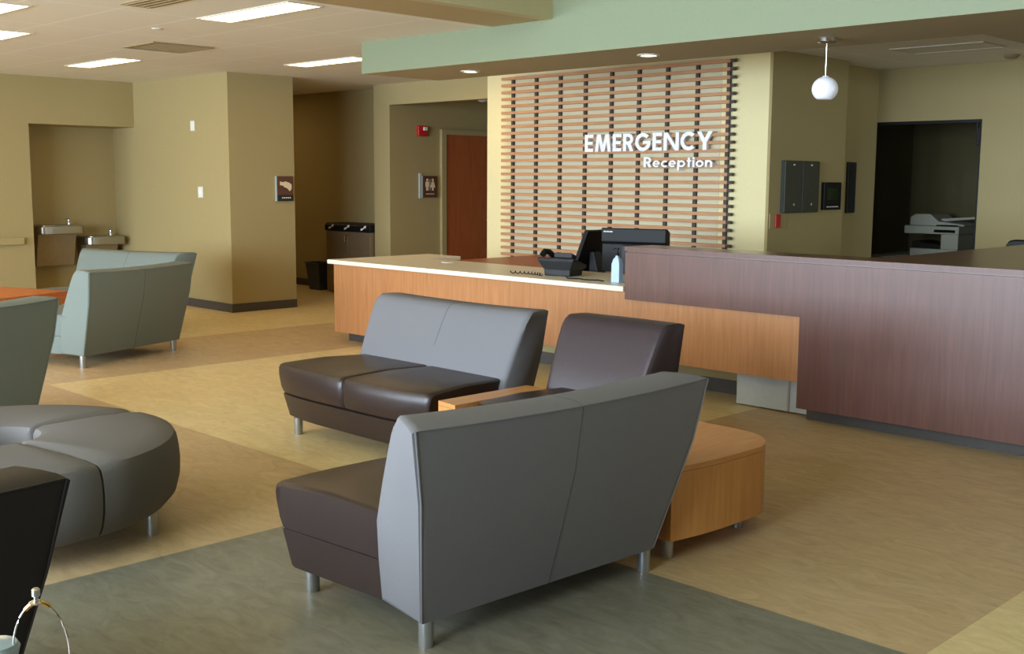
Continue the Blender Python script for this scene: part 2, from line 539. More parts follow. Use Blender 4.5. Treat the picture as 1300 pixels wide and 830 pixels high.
t = thing('pendant_lamp', 'round white glass pendant lamp hanging over the dark counter', 'pendant lamp', (-3.87, 6.75, ZS - 0.001))
obj('canopy', lathe(BM(), [(0.062, 0), (0.062, -0.022), (0.05, -0.03), (0.012, -0.034)], n=28), M['chrome'], t, smooth=True, label='silver ceiling canopy')
obj('cord', lathe(BM(), [(0.0035, -0.03), (0.0035, -0.255)], n=8), M['chrome'], t, smooth=True)
pr = [(0.016, -0.238), (0.03, -0.245)]
for k in range(1, 15):
    a = PI / 2 - k * (PI * 0.80) / 14
    pr.append((0.084 * math.cos(a) + 0.0, -0.322 + 0.080 * math.sin(a)))
pr[1] = (0.022, -0.242)
pr += [(0.045, -0.384)]
obj('lamp_shade', lathe(BM(), pr, n=32), M['globe'], t, smooth=True, angle=60)

# ------------------------------------------------------------------ slatted screen + sign letters
t = thing('slatted_screen', 'tall screen of horizontal cedar slats on the cream wall behind reception', 'slatted screen', (-7.7, YL - 0.002, 0))
for k in range(9):
    x = -9.065 + k * 0.3572 + 7.7
    obj('batten', bx(x - 0.018, x + 0.018, -0.03, -0.0022, 0.0, 2.68), M['slat_end'], t)
z = 2.662
while z > 0.1:
    sl = obj('slat', bx(-9.21 + 7.7, -6.17 + 7.7, -0.062, -0.03, z - 0.0155, z + 0.0155), M['slat'], t)
    obj('end_cap', bx(-6.17 + 7.7, -6.12 + 7.7, -0.061, -0.031, z - 0.0145, z + 0.0145), M['slat_end'], sl)
    z -= 0.0749
obj('backing_panel', bx(-9.05 + 7.7, -6.3 + 7.7, -0.002, 0.0, 0.02, 2.7), M['backing'], t)

def arc(c, r, w, a0, a1, n=18, sx=1.0):
    pts = []
    for i in range(n + 1):
        a = math.radians(a0 + (a1 - a0) * i / n)
        pts.append((c[0] + sx * (r + w / 2) * math.cos(a), c[1] + (r + w / 2) * math.sin(a)))
    for i in range(n, -1, -1):
        a = math.radians(a0 + (a1 - a0) * i / n)
        pts.append((c[0] + sx * (r - w / 2) * math.cos(a), c[1] + (r - w / 2) * math.sin(a)))
    return ('arc', pts, n)
def bar(x0, z0, x1, z1):
    return ('poly', [(x0, z0), (x1, z0), (x1, z1), (x0, z1)])
def diag(xa, za, xb, zb, w):
    return ('poly', [(xa - w / 2, za), (xa + w / 2, za), (xb + w / 2, zb), (xb - w / 2, zb)])
W = 0.22
GL = {
 'E': (0.60, [bar(0, 0, W, 1), bar(0, 0, .6, .19), bar(0, .41, .56, .59), bar(0, .81, .6, 1)]),
 'M': (1.14, [diag(.13, 0, .26, 1, W), diag(.30, 1, .57, 0, W), diag(.84, 1, .57, 0, W), diag(1.01, 0, .88, 1, W)]),
 'R': (0.72, [bar(0, 0, W, 1), bar(0, .82, .36, 1), bar(0, .38, .36, .56), arc((.36, .69), .215, .20, -90, 90, 14), diag(.58, 0, .38, .45, .25)]),
 'G': (1.02, [arc((.5, .5), .405, .21, 42, 360 - 8, 30), bar(.5, .40, 1.0, .56)]),
 'N': (0.96, [bar(0, 0, .21, 1), bar(.75, 0, .96, 1), diag(.12, 1, .84, 0, .24)]),
 'C': (0.88, [arc((.5, .5), .405, .21, 46, 314, 28)]),
 'Y': (0.94, [diag(.13, 1, .47, .42, .25), diag(.81, 1, .47, .42, .25), bar(.36, 0, .58, .46)]),
 'e': (0.66, [arc((.33, .33), .245, .17, 0, 318, 24), bar(.1, .265, .62, .385)]),
 'c': (0.56, [arc((.33, .33), .245, .17, 48, 312, 20)]),
 'p': (0.70, [bar(0, -.32, .18, .66), arc((.36, .33), .245, .17, 0, 360, 28)]),
 't': (0.40, [bar(.11, 0, .29, .92), bar(0, .52, .40, .66)]),
 'i': (0.18, [bar(0, 0, .18, .66), arc((.09, .84), .055, .11, 0, 360, 14)]),
 'o': (0.68, [arc((.34, .33), .25, .17, 0, 360, 28)]),
 'n': (0.60, [bar(0, 0, .18, .66), arc((.31, .37), .20, .18, 0, 180, 14), bar(.42, 0, .60, .38)]),
}
def word(text, x0, x1, zb, h, y, depth, parent, gap=0.11):
    tot = sum(GL[c][0] for c in text) + gap * (len(text) - 1)
    sx = (x1 - x0) / tot
    x = x0
    for c in text:
        bm = BM()
        dd = depth
        for pc in GL[c][1]:
            dd -= 0.0006
            pts = [(x + px_ * sx, zb + pz_ * h) for px_, pz_ in pc[1]]
            if pc[0] == 'poly':
                prism(bm, pts, 'y', y - dd, y)
            else:
                n = pc[2]
                for i in range(n):
                    q = [pts[i], pts[i + 1], pts[2 * n - i], pts[2 * n + 1 - i]]
                    prism(bm, q, 'y', y - dd, y)
        obj('letter', bm, M['white'], parent)
        x += (GL[c][0] + gap) * sx
t = thing('lettering', 'large white raised capital letters spelling EMERGENCY on the slatted screen', 'sign', (0, 0, 0))
word('EMERGENCY', -7.93, -6.325, 1.843, 0.176, YL - 0.0645, 0.03, t)
t = thing('lettering', 'smaller white raised letters spelling Reception below the big word', 'sign', (0, 0, 0))
word('Reception', -7.15, -6.325, 1.682, 0.100, YL - 0.0645, 0.025, t, gap=0.10)

# ------------------------------------------------------------------ reception counters
t = thing('reception_counter', 'long low honey wood reception counter with ivory top', 'counter', (-7.1, 6.45, 0))
def rel(o, x, y):
    return (x - o.location.x, y - o.location.y)
def cbox(bm, o, x0, x1, y0, y1, z0, z1):
    return box(bm, x0 - o.location.x, x1 - o.location.x, y0 - o.location.y, y1 - o.location.y, z0, z1)
bm = BM()
cbox(bm, t, -8.88, -7.0, 6.47, 6.53, 0.09, 0.742)
cbox(bm, t, -7.0, -3.81, 6.47, 6.53, 0.255, 0.742)
cbox(bm, t, -8.88, -8.82, 6.53, 7.68, 0.09, 0.742)
obj('front_panel', bm, M['wood'], t)
bm = BM()
prism(bm, [(-8.92 + 7.1, -0.03), (-5.262 + 7.1, -0.03), (-5.262 + 7.1, 0.82), (-8.42 + 7.1, 0.82), (-8.42 + 7.1, 1.25), (-8.92 + 7.1, 1.25)], 'z', 0.743, 0.783)
obj('countertop', bm, M['solid'], t, bevel=0.006)
bm = BM()
cbox(bm, t, -8.80, -7.0, 6.58, 6.64, 0, 0.09)
cbox(bm, t, -8.80, -8.76, 6.64, 7.6, 0, 0.09)
obj('toe_kick', bm, M['base'], t)
obj('inner_wall', cbox(BM(), t, -7.0, -3.86, 6.95, 7.0, 0.0, 0.742), M['khaki'], t, label='khaki inner wall in shadow under the counter')
obj('base_strip', cbox(BM(), t, -7.0, -4.42, 6.935, 6.95, 0.0, 0.10), M['base'], t)
bm = BM()
cbox(bm, t, -4.40, -3.815, 6.64, 6.69, 0.01, 0.25)
obj('access_panel', bm, M['boxgrey'], t, bevel=0.004, label='pale grey metal access panel at floor level')
obj('access_strip', cbox(BM(), t, -3.99, -3.975, 6.634, 6.64, 0.012, 0.25), M['leg'], t)

t = thing('reception_counter', 'tall dark mahogany counter beside the low honey wood counter', 'counter', (-3.0, 6.45, 0))
bm = BM()
X0 = 3.0
prism(bm, [(-5.258 + X0, 0.688), (-3.806 + X0, 0.688), (-3.806 + X0, 0.09), (XR - 0.02 + X0, 0.09), (XR - 0.02 + X0, 1.033), (-5.258 + X0, 1.033)], 'y', -0.012, 0.012)
obj('front_panel', bm, M['mahogany'], t)
bm = BM()
cbox(bm, t, -5.258, XR - 0.02, 6.445, 6.462, 1.045, 1.075)
cbox(bm, t, -5.258, XR - 0.02, 6.462, 6.75, 1.033, 1.075)
cbox(bm, t, -3.42, XR - 0.02, 6.75, 9.15, 1.033, 1.075)
obj('countertop', bm, M['mahogany_top'], t)
obj('edge_band', cbox(BM(), t, -5.26, XR - 0.02, 6.430, 6.445, 1.045, 1.075), M['mahogany'], t)
obj('side_panel', cbox(BM(), t, -5.256, -5.20, 6.462, 6.74, 0.783, 1.033), M['mahogany'], t)
obj('side_panel', cbox(BM(), t, -3.40, -3.34, 6.75, 9.13, 0.0, 1.033), M['mahogany'], t)
bm = BM()
cbox(bm, t, -3.80, XR - 0.02, 6.56, 6.62, 0, 0.09)
obj('toe_kick', bm, M['base'], t)

t = thing('work_desk', 'low red brown desk surface behind the ivory counter', 'desk', (-7.9, 8.1, 0))
bm = BM()
cbox(bm, t, -8.56, -7.2, 7.72, 9.03, 0.70, 0.735)
cbox(bm, t, -8.40, -7.2, 7.28, 7.72, 0.70, 0.735)
obj('desktop', bm, M['door'], t, bevel=0.004)
for x, y in ((-8.5, 8.97), (-8.5, 7.8), (-7.27, 8.97), (-7.27, 7.34)):
    obj('leg', cbox(BM(), t, x - 0.03, x + 0.03, y - 0.03, y + 0.03, 0, 0.70), M['darkgrey'], t)
t = thing('work_desk', 'low hidden desk carrying the black monitors behind the counter', 'desk', (-6.2, 7.6, 0))
obj('desktop', cbox(BM(), t, -7.1, -3.5, 7.04, 7.9, 0.70, 0.735), M['wood'], t, bevel=0.004)
for x in (-7.05, -3.6):
    obj('leg', cbox(BM(), t, x - 0.03, x + 0.03, 7.1, 7.8, 0, 0.70), M['darkgrey'], t)

# monitors
t = thing('monitor', 'black monitor seen from behind on the reception desk', 'monitor', (-5.98, 7.46, 0.735), math.radians(17))
bm = BM()
prism(bm, [(-0.03, 0.05), (0.03, 0.05), (0.03, 0.39), (-0.03, 0.42), (-0.07, 0.42), (-0.07, 0.305), (-0.05, 0.29), (-0.05, 0.05)], 'x', -0.29, 0.29)
obj('screen_housing', bm, M['black'], t, bevel=0.008)
obj('screen', bx(-0.27, 0.27, 0.031, 0.034, 0.07, 0.37), M['screen'], t)
bm = BM()
prism(bm, [(-0.12, 0.0), (0.10, 0.0), (0.10, 0.015), (-0.05, 0.03), (-0.052, 0.28), (-0.10, 0.28), (-0.12, 0.03)], 'x', -0.09, 0.09)
obj('stand', bm, M['darkgrey'], t, bevel=0.006)
bm = BM()
for k, w in enumerate((.010, .008, .010, .008, .011, .009)):
    box(bm, -0.265 + k * 0.014, -0.265 + k * 0.014 + w, -0.073, -0.070, 0.385, 0.395)
obj('maker_mark', bm, M['plate'], t, label='tiny pale lettering on the monitor back')
t = thing('monitor', 'black flat screen turned edge on, left of the other monitor', 'monitor', (-6.535, 7.44, 0.735), math.radians(0))
bm = BM()
prism(bm, [(-0.05, 0.03), (-0.01, 0.02), (0.15, 0.385), (0.11, 0.395)], 'y', -0.13, 0.22)
obj('screen_housing', bm, M['black'], t, bevel=0.006)
bm = BM()
prism(bm, [(-0.052, 0.04), (-0.050, 0.036), (0.108, 0.392), (0.106, 0.39)], 'y', -0.11, 0.20)
obj('screen', bm, M['screen'], t)
bm = BM()
prism(bm, [(0.0, 0.0), (0.16, 0.0), (0.16, 0.02), (0.10, 0.20), (0.06, 0.20), (0.05, 0.02), (0.0, 0.02)], 'y', 0.0, 0.10)
obj('stand', bm, M['darkgrey'], t, bevel=0.005)

# desk phone
t = thing('desk_phone', 'dark grey desk phone standing on the ivory counter', 'phone', (-6.20, 6.80, 0.783), math.radians(10))
t.scale = (1.2, 1.1, 1.12)
bm = BM()
loft(bm, [[(-.10, -.09, 0), (.10, -.09, 0), (.10, .09, 0), (-.10, .09, 0)],
          [(-.105, -.09, .045), (.105, -.09, .045), (.105, .09, .04), (-.105, .09, .04)],
          [(-.145, -.12, .115), (.145, -.12, .115), (.13, .10, .06), (-.13, .10, .06)],
          [(-.145, -.11, .135), (.145, -.11, .135), (.13, .10, .08), (-.13, .10, .08)]])
obj('phone_body', bm, M['darkgrey'], t, bevel=0.008)
bm = BM()
tube(bm, [(-.115, -.09, .15), (-.115, -.06, .172), (-.115, .0, .165), (-.115, .06, .13), (-.115, .09, .105)], 0.022, 10)
obj('handset', bm, M['black'], t, smooth=True)
obj('display', prism(BM(), [(-.095, .135), (-.03, .122), (-.03, .150), (-.095, .172)], 'x', -0.02, 0.12), M['darkgrey'], t, bevel=0.004)
bm = BM()
for i in range(4):
    for j in range(3):
        box(bm, -.01 + j * .035, .015 + j * .035, -.01 + i * .022, .004 + i * .022, .095, .124 - i * .008)
obj('keypad', bm, M['black'], t)
bm = BM()
pts = []
for i in range(60):
    s = i / 59
    a = s * 2 * PI * 9
    pts.append((-6.62 + 0.36 * s, 6.60 + 0.05 * math.sin(3 * s) + 0.010 * math.cos(a), 0.796 + 0.010 * math.sin(a)))
tag(obj('phone_cord', tube(bm, pts, 0.004, 6), M['black'], smooth=True), 'black coiled cord lying on the ivory counter left of the phone', 'cord')
bm = BM()
tube(bm, [(-6.04, 6.66, .789), (-5.95, 6.58, .789), (-5.86, 6.62, .789), (-5.78, 6.58, .789), (-5.68, 6.63, .789), (-5.60, 6.60, .789)], 0.005, 6)
tag(obj('cable', bm, M['black'], smooth=True), 'thin black cable lying on the counter between phone and bottle', 'cable')

t = thing('pump_bottle', 'pale blue pump bottle on the counter beside the dark counter end', 'bottle', (-5.50, 6.64, 0.783))
bm = BM()
loft(bm, [[(sx * a, sy * b, z) for sx, sy in ((-1, -1), (1, -1), (1, 1), (-1, 1))] for a, b, z in
          ((.038, .026, 0), (.040, .028, .01), (.038, .026, .14), (.028, .020, .175), (.012, .012, .195), (.012, .012, .205))])
obj('bottle_body', bm, M['bottle'], t, bevel=0.008, segs=3)
bm = BM()
lathe(bm, [(.014, .205), (.014, .222), (.005, .224), (.005, .25), (.012, .252), (.012, .262)], n=14)
tube(bm, [(0, 0, .257), (-.02, 0, .257), (-.04, 0, .250)], .005, 8)
obj('pump', bm, M['black'], t, smooth=True)
t = thing('card_terminal', 'black upright terminal between the pump bottle and dark counter', 'terminal', (-5.37, 6.74, 0.783))
obj('terminal_body', prism(BM(), [(-.05, 0), (.05, 0), (.05, .02), (.03, .27), (.0, .28), (-.03, .02), (-.05, .015)], 'x', -.05, .05), M['black'], t, bevel=.006)
obj('keypad', bx(-.035, .035, -.034, -.028, .04, .07), M['darkgrey'], t)
t = thing('paper_scrap', 'small white card lying on the ivory countertop', 'card', (-7.86, 7.02, 0.783))
obj('card', bx(-.05, .05, -.03, .03, 0, .003), M['white'], t)

# ------------------------------------------------------------------ lounge seating
def lerp(a, b, t):
    return a + (b - a) * t

def seat(label, loc, rotz, n=2, mb='grey', ms='vinyl', fb=0.57, ft=0.65, hb=0.57, ht=0.727, hs=0.645, hs0=0.575,
         cat='sofa', name='loveseat', group=None, bow=0.02, dip=0.012, lw=0.53, ls=0.0, lf=0.14):
    """fb, ft: half width of the back's front face at bottom and top; hb, ht: of its rear face; hs0, hs: of the seat"""
    t = thing(name, label, cat, (loc[0], loc[1], 0), rotz, group)
    prof = [(.62, .10), (.62, .25), (.63, .40), (.69, .56), (.755, .70), (.79, .768), (.815, .797), (.85, .808),
            (.93, .808), (.985, .805), (1.02, .795), (.99, .55), (.935, .33), (.875, .10)]
    us = [-1, -.985, -.955, -.9, -.7, -.5, -.3, -.1] + ([0]) + [.1, .3, .5, .7, .9, .955, .985, 1]
    loops = []
    cyy, czz = .82, .45
    def hw(y, z):
        k = (z - .10) / .70
        yf = lerp(.62, .82, k)
        yr = lerp(.875, 1.02, k)
        w = min(1, max(0, (y - yf) / (yr - yf)))
        return lerp(lerp(fb, ft, k), lerp(hb, ht, k), w)
    for u in us:
        lp = []
        for y, z in prof:
            k = (z - .10) / .70
            x = u * hw(y, z)
            e = 1 - u * u
            yy = y + bow * e * k
            zz = z - dip * e * k
            au = abs(u)
            ins = (.032 if au == 1 else .011 if au == .985 else .002 if au == .955 else 0) if y < .83 else (.008 if au == 1 else 0)
            if ins:
                dy, dz = cyy - yy, czz - zz
                l = math.hypot(dy, dz)
                yy += dy / l * ins
                zz += dz / l * ins
            lp.append((x, yy, zz))
        loops.append(lp)
    bk = obj('backrest', loft(BM(), loops), M[mb], t, smooth=True, angle=50)
    # welt along the crisp rear edge
    pts = [(u * hw(1.02, .795), 1.02 + bow * (1 - u * u), .795 - dip * (1 - u * u)) for u in us if abs(u) <= .985]
    pts = [(-.99 * hw(.875, .1), .875, .105)] + [(-.99 * hw(.99, .55), .99, .55)] + pts + [(.99 * hw(.99, .55), .99, .55)] + [(.99 * hw(.875, .1), .875, .105)]
    obj('piping', tube(BM(), pts, .0035, 6), M[mb], bk, smooth=True)
    if n == 2:
        pts = [(0, y + bow * (z - .10) / .70, z - dip * (z - .10) / .70) for y, z in prof if z > .42 or y > .8] 
        obj('seam', tube(BM(), pts, .0012, 6), M['thread'], bk, smooth=True)
    # seat cushions
    cp_ = [(.030, .2500), (.018, .256), (.006, .29), (.000, .36), (.004, .405), (.016, .424), (.045, .432), (.35, .442), (.70, .430), (.70, .252)]
    for i in range(n):
        a, b = -1 + 2 * i / n, -1 + 2 * (i + 1) / n
        loops = []
        for k, s in enumerate((0, .015, .05, .25, .5, .75, .95, .985, 1)):
            u = lerp(a, b, s)
            edge = {0: .012, 1: .004, 8: .012, 7: .004}.get(k, 0)
            lp = []
            for y, z in cp_:
                x = u * lerp(hs0, hs, (z - .10) / .32)
                x += {0: .002, 8: -.002}.get(k, 0)
                fr_ = .045 * u ** 4 if y < .1 else 0
                x *= 1 - .11 * y / .7
                lp.append((x, y + fr_ + (edge if y < .1 else 0), z - (edge if z > .4 else 0)))
            loops.append(lp)
        obj('seat_cushion', loft(BM(), loops), M[ms], t, smooth=True, angle=40)
    bp = [(.032, .2485), (.019, .242), (.022, .225), (.048, .105), (.062, .098), (.61, .098), (.61, .2485)]
    loops = []
    for u in (-1, -.985, -.75, -.5, 0, .5, .75, .985, 1):
        loops.append([(u * lerp(hs0, hs, (z - .10) / .32) * .998 * (1 - .11 * y / .7), y + ((.045 * u ** 4 + (.008 if abs(u) == 1 else 0)) if y < .1 else 0), z) for y, z in bp])
    obj('seat_base', loft(BM(), loops), M[ms], t, smooth=True, angle=30)
    for sx, y in ((-1, lf), (1, lf), (-1, .835), (1, .835)):
        obj('leg', lathe(BM(), [(.0245, 0), (.0255, .004), (.0265, .104)], (sx * lw + ls, y), 18), M['leg'], t, smooth=True)
    return t

R = math.radians
seat('grey loveseat with brown vinyl seat seen from behind in the foreground', (-3.58, 2.945), R(-90 - 2.5), mb='grey', ms='vinyl', ht=.73, ft=.645, hb=.59, hs0=.605, cat='loveseat', group='grey and brown loveseats', lw=.555, ls=-.02)
seat('grey loveseat with two brown seat cushions facing the camera before the counter', (-5.165, 3.80), 0, mb='grey', ms='vinyl', fb=.66, ft=.70, hb=.60, ht=.66, hs=.715, hs0=.665, cat='loveseat', group='grey and brown loveseats', lw=.56, lf=.09)
seat('all brown vinyl armless chair between grey loveseat and dark counter', (-3.90, 3.86), 0, n=1, mb='plum', ms='vinyl', fb=.31, ft=.35, hb=.29, ht=.33, hs=.255, hs0=.24, cat='chair', name='lounge_chair', bow=.012, dip=.0, lw=.20)
seat('very dark brown seat back cut off at the lower left photo corner', (-3.81, .475), R(-90), mb='blackvinyl', ms='blackvinyl', cat='loveseat')
TH = 20
e1 = Vector((math.cos(R(TH)), math.sin(R(TH)), 0))
e2 = Vector((-math.sin(R(TH)), math.cos(R(TH)), 0))
pT = Vector((-8.956, 4.0, 0)) + .535 * e2 - .835 * e1
seat('teal loveseat seen from behind with both rear legs showing, near the column', (pT.x, pT.y), R(-90 + TH), mb='teal', ms='teal', fb=.57, ft=.575, hb=.57, ht=.62, cat='loveseat', group='teal loveseats', lw=.535)
pU = -8.45 * e1 + 8.02 * e2
seat('teal loveseat facing the camera, its pale blue back rising behind the nearer teal one', (pU.x, pU.y), R(TH), mb='teal', ms='teal', cat='loveseat', group='teal loveseats')
pV = Vector((-7.115, 2.892, .0)) - .57 * e2 - .90 * e1
seat('teal loveseat cut by the left photo edge above the round ottoman', (pV.x, pV.y), R(-90 + TH), mb='teal', ms='teal', ft=.60, ht=.65, cat='loveseat', group='teal loveseats')

# tables
def block_table(label, poly, z0, z1, wm, tm, name='block_table', legs=None, loc=(0, 0)):
    t = thing(name, label, 'table', (loc[0], loc[1], 0))
    q = [(x - loc[0], y - loc[1]) for x, y in poly]
    obj('table_body', prism(BM(), q, 'z', z0, z1 - .024), wm, t, smooth=True, angle=25)
    obj('table_top', prism(BM(), q, 'z', z1 - .0225, z1), tm, t, smooth=True, angle=25)
    for x, y in legs:
        obj('leg', lathe(BM(), [(.024, 0), (.026, z0)], (x - loc[0], y - loc[1]), 16), M['leg'], t, smooth=True)
    return t
def rounded(cx_, cy_, r, a0, a1, n=10):
    return [(cx_ + r * math.cos(R(a0 + (a1 - a0) * i / n)), cy_ + r * math.sin(R(a0 + (a1 - a0) * i / n))) for i in range(n + 1)]
poly = [(-3.53, 3.63), (-2.70, 3.63), (-2.672, 3.8), (-2.66, 3.95)] + rounded(-2.93, 4.17, .275, 0, 90, 12)[1:] + [(-3.12, 4.452), (-3.53, 4.46)]
block_table('golden oak corner table behind the foreground loveseat', poly, .09, .40, M['wood_table'], M['wood_table_top'],
            legs=[(-2.76, 3.69), (-2.79, 4.25), (-3.45, 3.69), (-3.45, 4.38)], loc=(-3.1, 4.05))
block_table('narrow golden oak table wedged between loveseat and brown chair', [(-4.315, 3.79), (-4.165, 3.77), (-4.16, 4.44), (-4.31, 4.44)], .09, .425, M['wood_table'], M['wood_table_top'],
            legs=[(-4.28, 3.84), (-4.20, 3.84), (-4.28, 4.40), (-4.20, 4.40)], loc=(-4.34, 4.1))
c0 = Vector((-10.42, 4.55, 0))
poly = [tuple((c0 + a * e1 + b * e2)[:2]) for a, b in ((0, 0), (0, -.95), (-.95, -.95), (-.95, 0))]
block_table('orange cherry block table among the teal loveseats', poly, .09, .49, M['wood_orange'], M['wood_orange'],
            legs=[tuple((c0 + a * e1 + b * e2)[:2]) for a, b in ((-.08, -.08), (-.08, -.87), (-.87, -.87), (-.87, -.08))], loc=(c0.x - .3, c0.y - .6))

# ottoman
t = thing('round_ottoman', 'large round grey ottoman with a hole in its centre', 'ottoman', (-5.03, 1.82, 0), R(11))
prof = [(.19, .14), (.19, .30), (.19, .405), (.203, .428), (.24, .438), (.50, .44), (.66, .433), (.735, .423), (.766, .412), (.779, .386), (.786, .345), (.790, .29), (.787, .22), (.77, .155), (.735, .115), (.3, .115)]
for k in range(4):
    loops = []
    for i in range(17):
        a = R(90 * k) + (PI / 2) * i / 16
        sh = .012 if i in (0, 16) else 0
        g = .006 * (1 if i == 0 else -1 if i == 16 else 0)
        lp = []
        for r, z in prof:
            rr = r + (sh if r < .25 else (-sh if r > .75 else 0))
            zz = z - (sh if z > .38 else 0)
            aa = a + g / r
            lp.append((rr * math.cos(aa), rr * math.sin(aa), zz))
        loops.append(lp)
    obj('segment', loft(BM(), loops), M['otto'], t, smooth=True, angle=41)
for k in range(4):
    a = R(90 * k + 32)
    obj('leg', lathe(BM(), [(.024, 0), (.026, .125)], (.70 * math.cos(a), .70 * math.sin(a)), 16), M['leg'], t, smooth=True)
    obj('leg', lathe(BM(), [(.024, 0), (.026, .125)], (.36 * math.cos(a), .36 * math.sin(a)), 16), M['leg'], t, smooth=True)

# ------------------------------------------------------------------ drinking fountains
def fountain(y0, y1, ztop, label):
    yc = (y0 + y1) / 2
    hw = (y1 - y0) / 2
    t = thing('drinking_fountain', label, 'drinking fountain', (-14.35, yc, 0), 0, 'wall mounted drinking fountains')
    bm = BM()
    pl = rounded(.34, -hw + .09, .09, -90, 0, 6) + rounded(.34, hw - .09, .09, 0, 90, 6) + [(.0, hw), (.0, -hw)]
    prism(bm, pl, 'z', ztop - .11, ztop - .005)
    obj('basin', bm, M['steel'], t, smooth=True, bevel=.012, segs=3)
    bm = BM()
    il = [(x * .86 + .03, y * .86) for x, y in pl]
    prism(bm, il, 'z', ztop - .005, ztop)
    obj('basin_rim', bm, M['steel'], t, smooth=True)
    bm = BM()
    prism(bm, [(.0, ztop - .52), (.16, ztop - .52), (.26, ztop - .13), (.26, ztop - .11), (.0, ztop - .11)], 'y', -hw + .05, hw - .05)
    obj('skirt', bm, M['steel_dark'], t, bevel=.01)
    bm = BM()
    lathe(bm, [(.022, ztop), (.022, ztop + .03), (.010, ztop + .04), (.008, ztop + .07), (.012, ztop + .075)], (.16, hw - .10), 14)
    tube(bm, [(.16, hw - .10, ztop + .068), (.18, hw - .13, ztop + .078), (.20, hw - .15, ztop + .07)], .008, 8)
    obj('bubbler', bm, M['chrome'], t, smooth=True)
    obj('push_bar', bx(.425, .435, -.12, .12, ztop - .08, ztop - .04), M['steel'], t)
fountain(5.74, 6.33, .95, 'higher steel drinking fountain on the left in the wall recess')
fountain(6.35, 6.88, .80, 'lower steel drinking fountain beside the column, behind the teal loveseat')
t = thing('wall_rail', 'short khaki wooden rail on the left wall', 'rail', (XW, 4.6, 0.79))
obj('rail_bar', bx(0.02, .055, -1.6, .87, -.045, .04), M['khaki'], t, bevel=.008)
for y in (-1.2, -.2, .75):
    obj('bracket', bx(0, .02, y - .03, y + .03, -.02, .02), M['khaki'], t)

# ------------------------------------------------------------------ recycling nook
t = thing('recycling_station', 'bronze grey recycling cabinet with three white arrow symbols on dark top', 'recycling bin', (-12.2, 9.33, 0))
obj('cabinet_body', bx(-.51, .46, -.17, .19, .02, .85), M['steel_dark'], t)
obj('top_hood', prism(BM(), [(-.20, .85), (-.20, .93), (-.17, .955), (.19, .955), (.19, .85)], 'x', -.53, .465), M['black'], t, bevel=.01)
for x0, x1 in ((-.505, -.03), (-.02, .455)):
    dd = obj('door', bx(x0, x1, -.19, -.17, .04, .845), M['steel_dark'], t, bevel=.004)
    xh = x1 - .03 if x0 < -.4 else x0 + .03
    obj('handle', tube(BM(), [(xh, -.19, .68), (xh, -.215, .69), (xh, -.22, .74), (xh, -.215, .79), (xh, -.19, .80)], .008, 8), M['chrome'], dd, smooth=True)
for xc in (-.38, -.03, .33):
    bm = BM()
    prism(bm, [(xc - .06, .875), (xc - .03, .875), (xc + .035, .915), (xc + .045, .90), (xc + .06, .94), (xc + .015, .935), (xc + .022, .925), (xc - .02, .90), (xc - .05, .90)], 'y', -.2035, -.2005)
    obj('arrow_symbol', bm, M['white'], t)
t = thing('waste_bin', 'small slate blue waste bin next to the recycling cabinet', 'bin', (-13.13, 9.32, 0))
bm = BM()
loft(bm, [[(sx * a, sy * b, z) for sx, sy in ((-1, -1), (1, -1), (1, 1), (-1, 1))] for a, b, z in ((.12, .09, 0), (.16, .13, .37), (.17, .14, .37), (.17, .14, .385), (.15, .12, .385), (.115, .085, .02))])
obj('bin_body', bm, M['bluebin'], t, bevel=.006)

# ------------------------------------------------------------------ signs and wall plates
def sign_px(name, label, x, y0, y1, z0, z1, kind):
    t = thing(name, label, 'sign', (x, (y0 + y1) / 2, (z0 + z1) / 2))
    hy, hz = (y1 - y0) / 2, (z1 - z0) / 2
    obj('back_plate', bx(0, .022, -hy - .012, hy, -hz, hz), M['signgrey'], t, label='pale back plate with bluish daylight put into its colour')
    obj('face_plate', bx(.022, .032, -hy, hy, -hz, hz), M['brownsign'], t)
    return t, hy, hz
t, hy, hz = sign_px('wall_sign', 'brown wall sign with cream pictogram on the column side', -11.5, 7.56, 7.78, 1.28, 1.575, 0)
bm = BM()
prism(bm, [(-.075, .085), (-.035, .075), (.0, .085), (.05, .07), (.085, .05), (.085, .0), (.06, -.03), (.03, .0), (-.02, .02), (-.03, .035), (-.075, .04)], 'x', .032, .036)
obj('pictogram', bm, M['signcream'], t)
bm = BM()
for k in range(5):
    box(bm, .032, .034, -.05 + k * .026, -.032 + k * .026, -.115, -.10)
obj('sign_lettering', bm, M['signcream'], t)
obj('sign_band', bx(.032, .033, -hy, hy, -hz, -.075), M['darkgrey'], t)

t, hy, hz = sign_px('wall_sign', 'brown restroom sign with two cream figures beside the corridor door', -11.4, 9.73, 9.97, 1.31, 1.59, 0)
obj('lit_side_strip', bx(0.0, .020, -hy - .05, -hy - .013, -hz - .01, hz + .035), M['signgrey'], t)  # strip coloured as the daylit side of the sign
for yc, skirt in ((-.05, 0), (.045, 1)):
    bm = BM()
    prism(bm, rounded(yc, .088, .017, 0, 342, 18), 'x', .032, .036)
    if skirt:
        prism(bm, [(yc - .018, .066), (yc + .018, .066), (yc + .042, -.01), (yc + .014, -.01), (yc + .014, -.05), (yc - .014, -.05), (yc - .014, -.01), (yc - .042, -.01)], 'x', .032, .036)
    else:
        prism(bm, [(yc - .03, .066), (yc + .03, .066), (yc + .03, .0), (yc + .018, .0), (yc + .018, -.05), (yc - .018, -.05), (yc - .018, .0), (yc - .03, .0)], 'x', .032, .036)
    obj('figure', bm, M['signcream'], t)
obj('divider', bx(.032, .035, -.004, .0, -.05, .10), M['signcream'], t)
bm = BM()
for k in range(6):
    box(bm, .032, .034, -.07 + k * .024, -.054 + k * .024, -.10, -.088)
obj('sign_lettering', bm, M['signcream'], t)

